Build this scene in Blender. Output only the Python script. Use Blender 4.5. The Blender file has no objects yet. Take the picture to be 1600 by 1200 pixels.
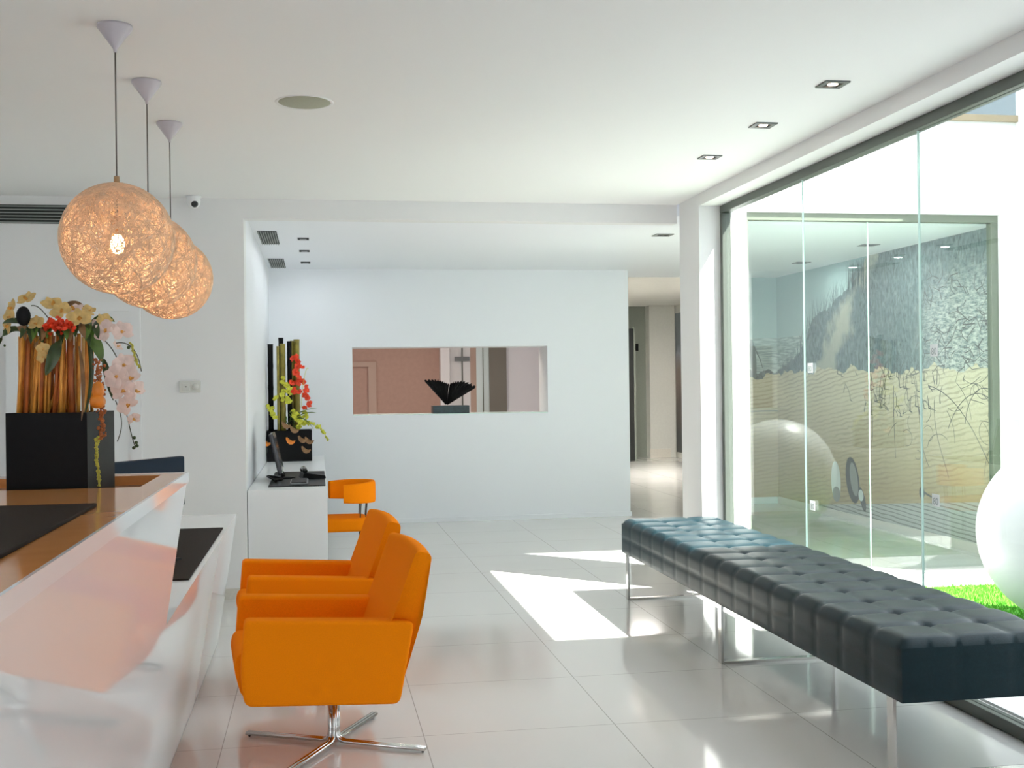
import bpy, bmesh, math, random
from mathutils import Vector, Matrix
random.seed(7)
sc = bpy.context.scene
COL = sc.collection
R = math.radians

# ---------------------------------------------------------------- camera
cam_d = bpy.data.cameras.new('camera'); cam = bpy.data.objects.new('camera', cam_d); COL.objects.link(cam)
cam_d.sensor_width = 36.0; cam_d.lens = 40.5; cam_d.shift_y = 1/1600; cam_d.clip_end = 200
YAW, ROLL = math.atan(304/1800), .012
fw = Vector((math.sin(YAW), math.cos(YAW), 0)); rt = Vector((math.cos(YAW), -math.sin(YAW), 0)); up = Vector((0, 0, 1))
cx_ = rt*math.cos(ROLL) - up*math.sin(ROLL); cy_ = rt*math.sin(ROLL) + up*math.cos(ROLL)
m = Matrix((cx_, cy_, -fw)).transposed().to_4x4(); m.translation = (0, 0, 1.35)
cam.matrix_world = m
sc.camera = cam
# ---------------------------------------------------------------- world, sun, exposure
sc.view_settings.view_transform = 'Standard'; sc.view_settings.look = 'None'
sc.view_settings.gamma = 1; sc.view_settings.use_curve_mapping = False
sc.view_settings.exposure = 1.45
w = bpy.data.worlds.new('sky'); sc.world = w; w.use_nodes = True
bg = w.node_tree.nodes['Background']; bg.inputs[0].default_value = (.84, .91, 1.0, 1); bg.inputs[1].default_value = 1.5
sun_d = bpy.data.lights.new('sun', 'SUN'); sun_d.energy = 13; sun_d.angle = R(.5); sun_d.color = (1, .97, .92)
sun = bpy.data.objects.new('sun', sun_d); COL.objects.link(sun)
sun.rotation_euler = Vector((.59, -.575, 1)).to_track_quat('Z', 'Y').to_euler()
sc.cycles.max_bounces = 12; sc.cycles.diffuse_bounces = 7; sc.cycles.transparent_max_bounces = 24; sc.cycles.glossy_bounces = 6
sc.cycles.sample_clamp_indirect = 6

def lamp(name, kind, loc, energy, color, parent=None, size=.1, rot=None):
    d = bpy.data.lights.new(name, kind); d.energy = energy; d.color = color
    if kind == 'AREA': d.shape = 'DISK'; d.size = size
    else: d.shadow_soft_size = size
    o = bpy.data.objects.new(name, d); COL.objects.link(o); o.location = loc
    if rot: o.rotation_euler = rot
    if parent: o.parent = parent
    return o

# ---------------------------------------------------------------- materials
class NT:
    def __init__(s, name):
        s.m = bpy.data.materials.new(name); s.m.use_nodes = True; s.t = s.m.node_tree
        s.b = s.t.nodes['Principled BSDF']; s.out = s.t.nodes['Material Output']
    def n(s, typ, **kw):
        x = s.t.nodes.new(typ)
        for k, v in kw.items():
            if k.startswith('i_'):
                key = k[2:]; key = int(key) if key.isdigit() else key
                x.inputs[key].default_value = v
            else: setattr(x, k, v)
        return x
    def l(s, a, b): s.t.links.new(a, b)
    def math(s, op, a, b=None, c=None):
        x = s.t.nodes.new('ShaderNodeMath'); x.operation = op
        for i, v in enumerate((a, b, c)):
            if v is None: continue
            if isinstance(v, (int, float)): x.inputs[i].default_value = v
            else: s.l(v, x.inputs[i])
        return x.outputs[0]
    def mix(s, f, a, b):
        x = s.t.nodes.new('ShaderNodeMix'); x.data_type = 'RGBA'
        for i, v in ((0, f), (6, a), (7, b)):
            if isinstance(v, (int, float)): x.inputs[i].default_value = v
            elif isinstance(v, tuple): x.inputs[i].default_value = v if len(v) == 4 else (*v, 1)
            else: s.l(v, x.inputs[i])
        return x.outputs[2]
    def ramp(s, f, pts):
        x = s.t.nodes.new('ShaderNodeValToRGB'); e = x.color_ramp.elements
        while len(e) < len(pts): e.new(.5)
        for el, (p, c) in zip(e, pts): el.position = p; el.color = (c, c, c, 1) if isinstance(c, (int, float)) else (*c, 1)
        s.l(f, x.inputs[0]); return x.outputs[0]

def P(name, col, rough=.5, metal=0, spec=.5, coat=0, noise=0, nscale=60, bump=0, bscale=200, emit=None, estr=0, sheen=0, trans=0, sss=0):
    k = NT(name); b = k.b
    b.inputs['Base Color'].default_value = (*col, 1); b.inputs['Roughness'].default_value = rough
    b.inputs['Metallic'].default_value = metal; b.inputs['Specular IOR Level'].default_value = spec
    b.inputs['Coat Weight'].default_value = coat; b.inputs['Coat Roughness'].default_value = .03
    b.inputs['Sheen Weight'].default_value = sheen
    tc = k.n('ShaderNodeTexCoord')
    if noise:
        nz = k.n('ShaderNodeTexNoise', i_Scale=nscale, i_Detail=4.0); k.l(tc.outputs['Object'], nz.inputs['Vector'])
        f = k.ramp(nz.outputs[0], [(.3, 0), (.7, 1)])
        k.l(k.mix(f, tuple(c*(1-noise) for c in col), tuple(min(1, c*(1+noise)) for c in col)), b.inputs['Base Color'])
    if bump:
        nb = k.n('ShaderNodeTexNoise', i_Scale=bscale, i_Detail=3.0); k.l(tc.outputs['Object'], nb.inputs['Vector'])
        bp = k.n('ShaderNodeBump', i_Strength=bump, i_Distance=.002); k.l(nb.outputs[0], bp.inputs['Height']); k.l(bp.outputs[0], b.inputs['Normal'])
    if emit:
        b.inputs['Emission Color'].default_value = (*emit, 1); b.inputs['Emission Strength'].default_value = estr
    return k.m

M = {}
M['wall'] = P('wall_paint', (.80, .80, .80), .55, spec=.3, bump=.06, bscale=90)
M['ceil'] = P('ceiling_paint', (.82, .82, .82), .6, spec=.25, bump=.05, bscale=90)
M['alcove'] = P('alcove_paint', (.84, .86, .90), .45, spec=.35, bump=.03, bscale=60)
M['outwall'] = P('exterior_render', (.62, .63, .63), .7, spec=.2, bump=.1, bscale=70)
M['bluewall'] = P('bluish_panel', (.020, .036, .047), .5, noise=.06, nscale=8)
M['cap'] = P('parapet_stone', (.27, .21, .13), .6, noise=.08)
M['base'] = P('baseboard_stone', (.63, .60, .54), .35, noise=.05)
M['frame'] = P('window_frame_metal', (.10, .115, .10), .4, metal=.3)
M['olive'] = P('olive_frame_metal', (.13, .155, .115), .4, metal=.2)
M['white_gloss'] = P('white_lacquer', (.90, .91, .92), .05, spec=.5, coat=.15)
M['white_satin'] = P('white_satin', (.80, .81, .82), .3)
M['brown_gloss'] = P('brown_gloss_top', (.74, .32, .11), .14, spec=.4, coat=.1, noise=.06, nscale=12)
M['brown_matte'] = P('brown_tray', (.30, .14, .06), .5, noise=.1, nscale=20)
M['leather_mat'] = P('dark_leather', (.022, .014, .010), .7, spec=.12, bump=.3, bscale=500)
M['black'] = P('matt_black', (.004, .004, .0045), .5, spec=.2, noise=.2)
M['black_gloss'] = P('gloss_black', (.012, .014, .017), .2)
M['slate'] = P('slate_teal', (.03, .05, .058), .4, noise=.3, nscale=30)
M['navy'] = P('monitor_navy', (.010, .022, .04), .6, spec=.15)
M['screen'] = P('dark_screen', (.01, .012, .015), .12)
M['orange'] = P('orange_wool', (.98, .25, .003), .9, spec=.06, noise=.07, nscale=300, bump=.35, bscale=700)
M['chrome'] = P('chrome', (.62, .60, .58), .12, metal=1)
M['rod'] = P('dark_steel', (.10, .10, .10), .3, metal=.9)
M['leather'] = P('black_leather', (.004, .019, .026), .40, spec=.25, bump=.25, bscale=350, noise=.12, nscale=120)
M['canopy'] = P('lilac_canopy', (.52, .48, .52), .4)
M['cord'] = P('cord', (.12, .10, .09), .6)
M['thread'] = P('straw_thread', (.86, .64, .45), .6, noise=.15, nscale=40)
M['bulb'] = P('bulb_glow', (1, .85, .6), .3, emit=(1, .72, .36), estr=11)
M['socket'] = P('lamp_socket', (.42, .26, .13), .4)
M['vent_dark'] = P('vent_dark', (.02, .024, .022), .6)
M['vent_grey'] = P('vent_grey', (.30, .33, .31), .5)
M['speaker'] = P('speaker_mesh', (.36, .37, .29), .7, noise=.2, nscale=700)
M['lens'] = P('lens_glow', (.9, .7, .6), .3, emit=(1, .75, .6), estr=3.0)
M['grey_metal'] = P('grey_metal', (.16, .17, .17), .35, metal=.6)
M['plastic'] = P('cream_plastic', (.66, .66, .62), .4)
M['sphere'] = P('white_polyethylene', (.84, .87, .88), .35, spec=.5)
M['grass'] = P('artificial_grass', (.10, .36, .02), .8, noise=.35, nscale=120)
M['sticker'] = P('white_sticker', (.88, .9, .9), .5)
_k = M['sticker'].node_tree; _t = _k.nodes.new('ShaderNodeBsdfTranslucent'); _t.inputs[0].default_value = (.9, .92, .92, 1); _x = _k.nodes.new('ShaderNodeMixShader'); _x.inputs[0].default_value = .28
_k.links.new(_k.nodes['Principled BSDF'].outputs[0], _x.inputs[1]); _k.links.new(_t.outputs[0], _x.inputs[2]); _k.links.new(_x.outputs[0], _k.nodes['Material Output'].inputs[0])
M['ink'] = P('grey_ink', (.42, .47, .47), .6)
M['brownwall'] = P('brown_pink_wall', (.47, .31, .25), .7, noise=.04, nscale=20)
M['beige'] = P('beige_casing', (.50, .37, .30), .6)
M['darkpanel'] = P('brown_grey_panel', (.20, .19, .16), .5)
M['paleglass'] = P('frosted_pale_panel', (.72, .85, .85), .25)
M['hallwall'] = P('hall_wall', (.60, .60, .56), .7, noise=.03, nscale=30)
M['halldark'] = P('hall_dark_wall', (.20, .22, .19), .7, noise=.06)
M['door_black'] = P('black_door', (.015, .017, .016), .4)
M['paving'] = P('white_paving', (.80, .80, .78), .6, noise=.04, nscale=6)
# plants
M['reed'] = P('reed_orange', (.95, .36, .06), .5, noise=.3, nscale=25)
M['reed_pale'] = P('reed_pale', (.95, .55, .20), .5, noise=.25, nscale=25)
M['reed_dark'] = P('reed_dark', (.42, .11, .02), .5, noise=.3, nscale=25)
M['orchid_pink'] = P('orchid_pale_pink', (.78, .60, .53), .5, noise=.10, nscale=60)
M['orchid_cream'] = P('orchid_cream', (.66, .45, .16), .5, noise=.18, nscale=60)
M['orchid_lip'] = P('orchid_lip_ochre', (.75, .38, .08), .5)
M['red_flower'] = P('red_flower', (.86, .055, .012), .5, noise=.25, nscale=60)
M['yellow_flower'] = P('lime_yellow_flower', (.62, .62, .05), .5, noise=.2, nscale=80)
M['orange_fruit'] = P('orange_fruit', (.72, .22, .02), .4, noise=.3, nscale=20)
M['leaf'] = P('dark_leaf', (.045, .075, .02), .35, noise=.3, nscale=30)
M['leaf_green'] = P('green_leaf', (.10, .18, .03), .4, noise=.3, nscale=30)
M['leaf_brown'] = P('brown_leaf', (.25, .13, .05), .5, noise=.3, nscale=30)
M['stem'] = P('stem', (.05, .045, .02), .5)
M['bamboo'] = P('olive_bamboo', (.26, .21, .03), .4, noise=.3, nscale=15)
M['amaranth'] = P('amaranth_rust', (.42, .12, .03), .7, noise=.3, nscale=90)
M['amaranth_y'] = P('amaranth_lime', (.46, .42, .06), .7, noise=.3, nscale=90)

def glass(name, tint):
    k = NT(name); k.t.nodes.remove(k.b)
    lw = k.n('ShaderNodeLayerWeight', i_Blend=.5)
    f = k.math('MULTIPLY_ADD', k.math('POWER', lw.outputs['Facing'], 5.0), .8, .04)
    t = k.n('ShaderNodeBsdfTransparent'); t.inputs[0].default_value = (*tint, 1)
    g = k.n('ShaderNodeBsdfGlossy'); g.inputs['Roughness'].default_value = 0.0
    x = k.n('ShaderNodeMixShader'); k.l(f, x.inputs[0]); k.l(t.outputs[0], x.inputs[1]); k.l(g.outputs[0], x.inputs[2])
    k.l(x.outputs[0], k.out.inputs[0]); return k.m
M['glass'] = glass('clear_glass', (.97, .99, .98))
M['glass_green'] = glass('green_glass', (.94, .985, .97))
M['glass_edge'] = P('glass_edge', (.75, .90, .86), .2)

def tile_mat():
    k = NT('polished_tile'); tc = k.n('ShaderNodeTexCoord'); sep = k.n('ShaderNodeSeparateXYZ'); k.l(tc.outputs['Object'], sep.inputs[0])
    T = .757
    def line(o, off):
        f = k.math('FRACT', k.math('DIVIDE', k.math('ADD', o, 100*T-off), T))
        return k.math('LESS_THAN', k.math('ABSOLUTE', k.math('SUBTRACT', f, .5)), .4975), f
    gx, _ = line(sep.outputs[0], .388); gy, _ = line(sep.outputs[1], 4.437)
    tile = k.math('MULTIPLY', gx, gy)
    nz = k.n('ShaderNodeTexNoise', i_Scale=2.2, i_Detail=5.0); k.l(tc.outputs['Object'], nz.inputs['Vector'])
    n2 = k.n('ShaderNodeTexNoise', i_Scale=180.0, i_Detail=2.0); k.l(tc.outputs['Object'], n2.inputs['Vector'])
    c1 = k.mix(nz.outputs[0], (.66, .64, .61), (.72, .705, .68))
    c2 = k.mix(k.ramp(n2.outputs[0], [(.35, 0), (.65, 1)]), c1, (.69, .67, .64))
    k.l(k.mix(tile, (.38, .36, .33), c2), k.b.inputs['Base Color'])
    k.b.inputs['Roughness'].default_value = .10; k.b.inputs['Specular IOR Level'].default_value = .6
    k.l(k.math('MULTIPLY_ADD', nz.outputs[0], .06, .06), k.b.inputs['Roughness'])
    return k.m
M['tile'] = tile_mat()

def mural_mat(name, flip=False):
    """Printed beach: object x runs along the wall from the sea (0) to the dune (4.5), object z is height."""
    k = NT(name); tc = k.n('ShaderNodeTexCoord'); sep = k.n('ShaderNodeSeparateXYZ'); k.l(tc.outputs['Object'], sep.inputs[0])
    s, z = sep.outputs[0], sep.outputs[2]
    def noise(sc_, det=4.0, stretch=None, rough=.55, rot=0):
        mp = k.n('ShaderNodeMapping'); k.l(tc.outputs['Object'], mp.inputs[0])
        if stretch: mp.inputs['Scale'].default_value = stretch
        mp.inputs['Rotation'].default_value = (0, rot, 0)
        x = k.n('ShaderNodeTexNoise', i_Scale=sc_, i_Detail=det, i_Roughness=rough); k.l(mp.outputs[0], x.inputs[0]); return x.outputs[0]
    n_big, n_mid, n_fine = noise(2.0), noise(7.0, 6.0), noise(45.0, 4.0)
    # sky and sea
    sky = k.mix(k.ramp(k.math('DIVIDE', z, 2.6), [(.55, 0), (.95, 1)]), (.50, .62, .60), (.36, .50, .52))
    sea_n = noise(6.0, 5.0, (1, 1, 9))
    sea = k.mix(k.ramp(sea_n, [(.42, 0), (.62, 1)]), (.30, .38, .38), (.60, .68, .66))
    skysea = k.mix(k.math('MULTIPLY', k.math('LESS_THAN', z, 1.83), k.math('GREATER_THAN', z, 1.45)), sky, sea)
    # dune silhouette
    h = k.ramp(k.math('DIVIDE', s, 4.5), [(0, .565), (.08, .60), (.155, .66), (.21, .765), (.31, .812), (.40, .86), (.455, .93), (.52, 1.0)])
    hz = k.math('MULTIPLY', h, 2.6)
    edge = k.math('ADD', hz, k.math('MULTIPLY', k.math('SUBTRACT', n_mid, .5), .22))
    dune = k.math('LESS_THAN', z, edge)
    veg = k.mix(k.ramp(noise(28.0, 8.0, (1, 1, .45), .8, .35), [(.40, 0), (.60, 1)]), (.03, .06, .07), (.25, .32, .335))
    veg = k.mix(k.math('MULTIPLY', k.ramp(n_mid, [(.35, 0), (.65, 1)]), .5), veg, (.10, .155, .17))
    sandp = k.math('MULTIPLY', k.ramp(k.math('ADD', n_big, k.math('MULTIPLY', k.math('ABSOLUTE', k.math('SUBTRACT', k.math('SUBTRACT', s, 1.25), k.math('MULTIPLY', k.math('SUBTRACT', z, 1.5), .9))), -.75)), [(.30, 0), (.42, 1)]), 1.0)
    veg = k.mix(k.math('MULTIPLY', sandp, .8), veg, k.mix(n_mid, (.42, .42, .36), (.56, .53, .42)))
    tw = noise(24.0, 9.0, (.5, 1, 1.8), .85, .5)
    twm = k.math('MULTIPLY', k.ramp(tw, [(.44, 0), (.57, 1)]),
                 k.math('MULTIPLY', k.ramp(k.math('DIVIDE', k.math('ADD', s, k.math('MULTIPLY', n_big, .5)), 4.5), [(.72, 0), (.82, 1)]),
                        k.ramp(k.math('DIVIDE', k.math('ADD', z, k.math('MULTIPLY', n_mid, .3)), 2.6), [(.80, 1), (.96, 0)])))
    veg = k.mix(twm, veg, (.66, .66, .62))
    up_ = k.mix(dune, skysea, veg)
    # sand with ripples
    mp = k.n('ShaderNodeMapping'); mp.inputs['Rotation'].default_value = (0, .30, 0); mp.inputs['Scale'].default_value = (.45, 1, 1); k.l(tc.outputs['Object'], mp.inputs[0])
    wv = k.n('ShaderNodeTexWave', i_Scale=7.5, i_Distortion=6.0, i_Detail=3.0); wv.inputs['Detail Scale'].default_value = 1.3; wv.bands_direction = 'Z'; k.l(mp.outputs[0], wv.inputs[0])
    rip = k.ramp(wv.outputs[1], [(.05, 0), (.45, 1)])
    sand_c = k.mix(k.ramp(k.math('DIVIDE', z, 1.5), [(.25, 0), (.8, 1)]), (.44, .335, .18), (.68, .60, .43))
    rip = k.mix(k.ramp(n_big, [(.35, .25), (.62, 1)]), (1, 1, 1), rip)
    sand = k.mix(rip, k.mix(.55, (.20, .15, .085), sand_c), sand_c)
    sand = k.mix(k.math('MULTIPLY', k.ramp(n_fine, [(.3, 1), (.5, 0)]), .25), sand, (.30, .25, .18))
    is_sand = k.math('LESS_THAN', z, k.math('ADD', 1.44, k.math('ADD', k.math('MULTIPLY', k.math('SUBTRACT', n_mid, .5), .14), k.math('MULTIPLY', k.math('SUBTRACT', n_big, .5), .45))))
    colr = k.mix(is_sand, up_, sand)
    # grey boardwalk along the foot
    mp2 = k.n('ShaderNodeMapping'); mp2.inputs['Scale'].default_value = (.35, 1, 1); mp2.inputs['Rotation'].default_value = (0, -.12, 0); k.l(tc.outputs['Object'], mp2.inputs[0])
    w2 = k.n('ShaderNodeTexWave', i_Scale=9.0, i_Distortion=3.0, i_Detail=3.0); w2.bands_direction = 'Z'; k.l(mp2.outputs[0], w2.inputs[0])
    plank = k.mix(k.ramp(w2.outputs[1], [(.05, 0), (.3, 1)]), (.20, .205, .19), k.mix(n_fine, (.37, .38, .355), (.47, .48, .455)))
    isp = k.math('LESS_THAN', z, k.math('MULTIPLY_ADD', k.math('SUBTRACT', s, 1.38), .107, .126))
    colr = k.mix(isp, colr, plank)
    k.l(colr, k.b.inputs['Base Color']); k.b.inputs['Roughness'].default_value = .6; k.b.inputs['Specular IOR Level'].default_value = .2
    return k.m
M['mural'] = mural_mat('beach_print')
M['twig'] = P('print_ink_dark', (.05, .05, .05), .6)
M['grassink'] = P('print_ink_teal', (.13, .19, .20), .6)
M['flip'] = P('print_ink_black', (.02, .024, .025), .5)
M['flip_grey'] = P('print_ink_grey', (.26, .27, .25), .6)
M['flip_pale'] = P('print_ink_pale', (.66, .72, .70), .6)
M['hallmural'] = None

def hall_mural_mat():
    k = NT('dark_landscape_print'); tc = k.n('ShaderNodeTexCoord'); sep = k.n('ShaderNodeSeparateXYZ'); k.l(tc.outputs['Object'], sep.inputs[0])
    nz = k.n('ShaderNodeTexNoise', i_Scale=2.0, i_Detail=5.0); k.l(tc.outputs['Object'], nz.inputs[0])
    zz = k.math('ADD', k.math('DIVIDE', sep.outputs[2], 2.7), k.math('MULTIPLY', k.math('SUBTRACT', nz.outputs[0], .5), .25))
    c = k.ramp(zz, [(.15, (.03, .035, .035)), (.35, (.07, .05, .04)), (.55, (.16, .12, .10)), (.68, (.20, .22, .26)), (.74, (.10, .12, .14)), (.95, (.14, .17, .19))])
    k.l(c, k.b.inputs['Base Color']); k.b.inputs['Roughness'].default_value = .5; return k.m
M['hallmural'] = hall_mural_mat()

# ---------------------------------------------------------------- mesh helpers
def weight_normals(me, ang=50):
    ca = math.cos(R(ang)); fn = [(p.normal.copy(), p.area) for p in me.polygons]; vf = [[] for _ in me.vertices]
    for p in me.polygons:
        for v in p.vertices: vf[v].append(p.index)
    out = []
    for p in me.polygons:
        for v in p.vertices:
            n = Vector((0, 0, 0))
            for k in vf[v]:
                if fn[k][0].dot(fn[p.index][0]) > ca: n += fn[k][0]*fn[k][1]
            out.append(n.normalized() if n.length > 1e-12 else fn[p.index][0])
    me.polygons.foreach_set('use_smooth', [True]*len(me.polygons)); me.normals_split_custom_set(out)

class MB:
    def __init__(s): s.v = []; s.f = []; s.mi = []; s.sm = []
    def add(s, vs, fs, mi=0, smooth=False, T=None):
        b = len(s.v)
        s.v += [tuple(T @ Vector(p)) for p in vs] if T else [tuple(p) for p in vs]
        for f in fs: s.f.append(tuple(i+b for i in f)); s.mi.append(mi); s.sm.append(smooth)
        return s
    def box(s, x0, x1, y0, y1, z0, z1, mi=0, T=None):
        v = [(x, y, z) for z in (z0, z1) for y in (y0, y1) for x in (x0, x1)]
        return s.add(v, [(0, 2, 3, 1), (4, 5, 7, 6), (0, 1, 5, 4), (2, 6, 7, 3), (0, 4, 6, 2), (1, 3, 7, 5)], mi, False, T)
    def prism(s, poly, a0, a1, axis='y', mi=0, T=None):
        n = len(poly)
        def pt(p, a): return {'y': (p[0], a, p[1]), 'x': (a, p[0], p[1]), 'z': (p[0], p[1], a)}[axis]
        v = [pt(p, a0) for p in poly]+[pt(p, a1) for p in poly]
        fs = [tuple(range(n)), tuple(range(2*n-1, n-1, -1))]+[(i, i+n, (i+1) % n+n, (i+1) % n) for i in range(n)]
        return s.add(v, fs, mi, False, T)
    def tube(s, path, r, sides=8, mi=0, closed=False, T=None, cap=True):
        path = [Vector(p) for p in path]; n = len(path); vs = []; fs = []; prev = None
        for i, p in enumerate(path):
            t = (path[(i+1) % n]-path[i-1]) if closed else (path[min(i+1, n-1)]-path[max(i-1, 0)])
            if t.length < 1e-9: t = Vector((0, 0, 1))
            t.normalize()
            if prev is None: a = t.orthogonal().normalized()
            else:
                a = prev-t*prev.dot(t)
                a = a.normalized() if a.length > 1e-6 else t.orthogonal().normalized()
            prev = a; b = t.cross(a); rr = r[i] if isinstance(r, (list, tuple)) else r
            vs += [p+(a*math.cos(2*math.pi*j/sides)+b*math.sin(2*math.pi*j/sides))*rr for j in range(sides)]
        for i in range(n if closed else n-1):
            k = (i+1) % n
            for j in range(sides):
                l = (j+1) % sides; fs.append((i*sides+j, i*sides+l, k*sides+l, k*sides+j))
        if cap and not closed: fs += [tuple(range(sides-1, -1, -1)), tuple(range((n-1)*sides, n*sides))]
        return s.add(vs, fs, mi, True, T)
    def lathe(s, prof, segs=32, mi=0, T=None, smooth=True):
        vs = []; fs = []; n = len(prof)
        for i in range(segs):
            c, q = math.cos(2*math.pi*i/segs), math.sin(2*math.pi*i/segs)
            vs += [(r*c, r*q, z) for r, z in prof]
        for i in range(segs):
            k = (i+1) % segs
            for j in range(n-1): fs.append((i*n+j, k*n+j, k*n+j+1, i*n+j+1))
        return s.add(vs, fs, mi, smooth, T)
    def ball(s, c, r, segs=16, rings=10, mi=0, sc3=(1, 1, 1), T=None):
        prof = [(math.sin(math.pi*i/rings), -math.cos(math.pi*i/rings)) for i in range(rings+1)]
        q = Matrix.Translation(c) @ Matrix.Diagonal((r*sc3[0], r*sc3[1], r*sc3[2], 1))
        return s.lathe([(max(a, 1e-4), b) for a, b in prof], segs, mi, (T @ q) if T else q)
    def grid(s, fn, nu, nv, mi=0, T=None, smooth=True):
        vs = [fn(i/nu, j/nv) for i in range(nu+1) for j in range(nv+1)]
        fs = [(i*(nv+1)+j, (i+1)*(nv+1)+j, (i+1)*(nv+1)+j+1, i*(nv+1)+j+1) for i in range(nu) for j in range(nv)]
        return s.add(vs, fs, mi, smooth, T)
    def build(s, name, mats, parent=None, bevel=0, segs=2, loc=None, smooth=None, fix=True):
        me = bpy.data.meshes.new(name); me.from_pydata(s.v, [], s.f)
        if not isinstance(mats, (list, tuple)): mats = [mats]
        for q in mats: me.materials.append(q)
        me.polygons.foreach_set('material_index', s.mi); me.polygons.foreach_set('use_smooth', s.sm)
        if bevel or fix:
            bm = bmesh.new(); bm.from_mesh(me)
            if fix: bmesh.ops.recalc_face_normals(bm, faces=bm.faces)
            if bevel:
                es = [e for e in bm.edges if len(e.link_faces) == 2 and e.calc_face_angle(0) > R(25)]
                bmesh.ops.bevel(bm, geom=es, offset=bevel, segments=segs, profile=.5, affect='EDGES', clamp_overlap=True)
                if segs > 1:
                    for f in bm.faces: f.smooth = True
            bm.to_mesh(me); bm.free()
        if smooth: me.polygons.foreach_set('use_smooth', [True]*len(me.polygons))
        if bevel and segs > 1: weight_normals(me)
        o = bpy.data.objects.new(name, me); COL.objects.link(o)
        if parent: o.parent = parent
        if loc: o.location = loc
        return o

def tag(o, label=None, cat=None, group=None, kind=None):
    for k, v in (('label', label), ('category', cat), ('group', group), ('kind', kind)):
        if v: o[k] = v
    return o
def thing(name, label, cat, loc=(0, 0, 0), rz=0, group=None):
    o = bpy.data.objects.new(name, None); o.empty_display_size = .1; COL.objects.link(o)
    o.location = loc; o.rotation_euler = (0, 0, rz); return tag(o, label, cat, group)
def struct(name, mb, mat, label, cat, parent=None, **kw):
    o = mb.build(name, mat, parent, **kw)
    if not parent: tag(o, label, cat, kind='structure')
    return o
def dup(root, loc, rz=None, label=None):
    r = root.copy(); COL.objects.link(r); r.location = loc
    if rz is not None: r.rotation_euler = (0, 0, rz)
    if label: r['label'] = label
    for ch in list(root.children):
        c = ch.copy(); COL.objects.link(c); c.parent = r
        for g in list(ch.children):
            d = g.copy(); COL.objects.link(d); d.parent = c
    return r

# ================================================================= SETTING
ZC, ZA, YW = 2.56, 2.50, 7.556
f = MB()
f.box(-1.95, 2.62, -4, YW, -.1, 0); f.box(-.46, 5.03, YW, 12.1, -.1, 0); f.box(3.13, 6.6, 12.1, 21, -.1, 0)
f.box(-1, 3.13, 11.8, 15, -.1, 0); f.box(4.3, 5.03, 12.1, 12.1, -.1, 0)
fl = MB()
for (x0, x1, y0, y1) in ((-1.95, 2.62, -4, YW), (-.5, 5.1, YW, 12.1), (-1, 6.7, 12.1, 21.2)): fl.box(x0, x1, y0, y1, -.1, 0)
struct('floor', fl, M['tile'], 'polished pale beige tile floor of the lobby and corridor', 'floor')
struct('ceiling', MB().box(-1.95, 2.43, -4, YW+.1, ZC, ZC+.25), M['ceil'], 'white flat ceiling over the reception area', 'ceiling')
c2 = MB().box(-.6, 5.2, YW+.1, 12.1, ZA, ZA+.3)
struct('ceiling.001', c2, M['alcove'], 'white lower ceiling over the alcove behind the beam', 'ceiling')
struct('ceiling.002', MB().box(3.0, 6.8, 12.1, 21.2, 2.75, 2.95), M['hallwall'], 'grey ceiling of the far hallway', 'ceiling')
wre = MB().box(-2.1, 2.69, -4.2, -4, 1.75, ZC).box(-2.1, 2.69, -4.2, -4, -.1, .05).box(-2.1, -1.5, -4.2, -4, .05, 1.75).box(1.7, 2.69, -4.2, -4, .05, 1.75)  # unseen rear wall; its opening is added and sized to light the room
struct('wall_rear', wre, M['wall'], 'unseen white wall behind the camera with an opening added to admit daylight', 'wall')
struct('wall_left', MB().box(-2.1, -1.95, -4, YW+.2, 0, ZC+.2), M['wall'], 'white wall at the left edge of the reception', 'wall')
wb = MB().box(-1.95, -.455, YW, YW+.22, 0, ZC); wb.box(-.455, 2.43, YW, YW+.1, 2.435, ZC)
struct('wall_back', wb, M['wall'], 'white wall with door and beam over the alcove opening', 'wall')
struct('wall_alcove_left', MB().box(-.6, -.455, YW+.22, 11.9, 0, ZA), M['alcove'], 'white side wall of the alcove beside the console desk', 'wall')
# right wall: header over the window, column, solid wall beside the camera
wr = MB().box(2.43, 2.69, 3.1, 7.1, 2.485, 3.0); wr.box(2.43, 2.69, -4, 3.1, 0, 3.0)
struct('wall_right', wr, M['wall'], 'white header wall over the tall courtyard window', 'wall')
struct('column', MB().box(2.43, 2.69, 7.1, 7.5, 0, 3.0).box(2.6, 2.69, 7.5, 7.75, 0, 3.0), M['wall'], 'white column between the beam and the courtyard window', 'column')
# far wall with the long opening
ox0, ox1, oz0, oz1, ya, yb = .34, 2.285, 1.062, 1.735, 11.37, 11.82
wf = MB()
wf.box(-.455, ox0, ya, yb, 0, ZA); wf.box(ox1, 3.13, ya, yb, 0, ZA); wf.box(ox0, ox1, ya, yb, 0, oz0); wf.box(ox0, ox1, ya, yb, oz1, ZA)
struct('wall_far', wf, M['alcove'], 'white far wall with a long low viewing opening', 'wall')
struct('baseboard_far', MB().box(-.455, 3.14, ya-.012, ya, 0, .045), M['alcove'], 'thin white skirting along the far wall', 'baseboard')
struct('baseboard_back', MB().box(-1.95, -.455, YW-.012, YW, 0, .07), M['base'], 'beige stone skirting on the wall behind the reception desk', 'baseboard')
struct('window_sill', MB().box(ox0, ox1, ya+.02, yb, oz0, oz0+.008), M['glass_edge'], 'green glass sill lying in the long wall opening', 'sill')
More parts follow.
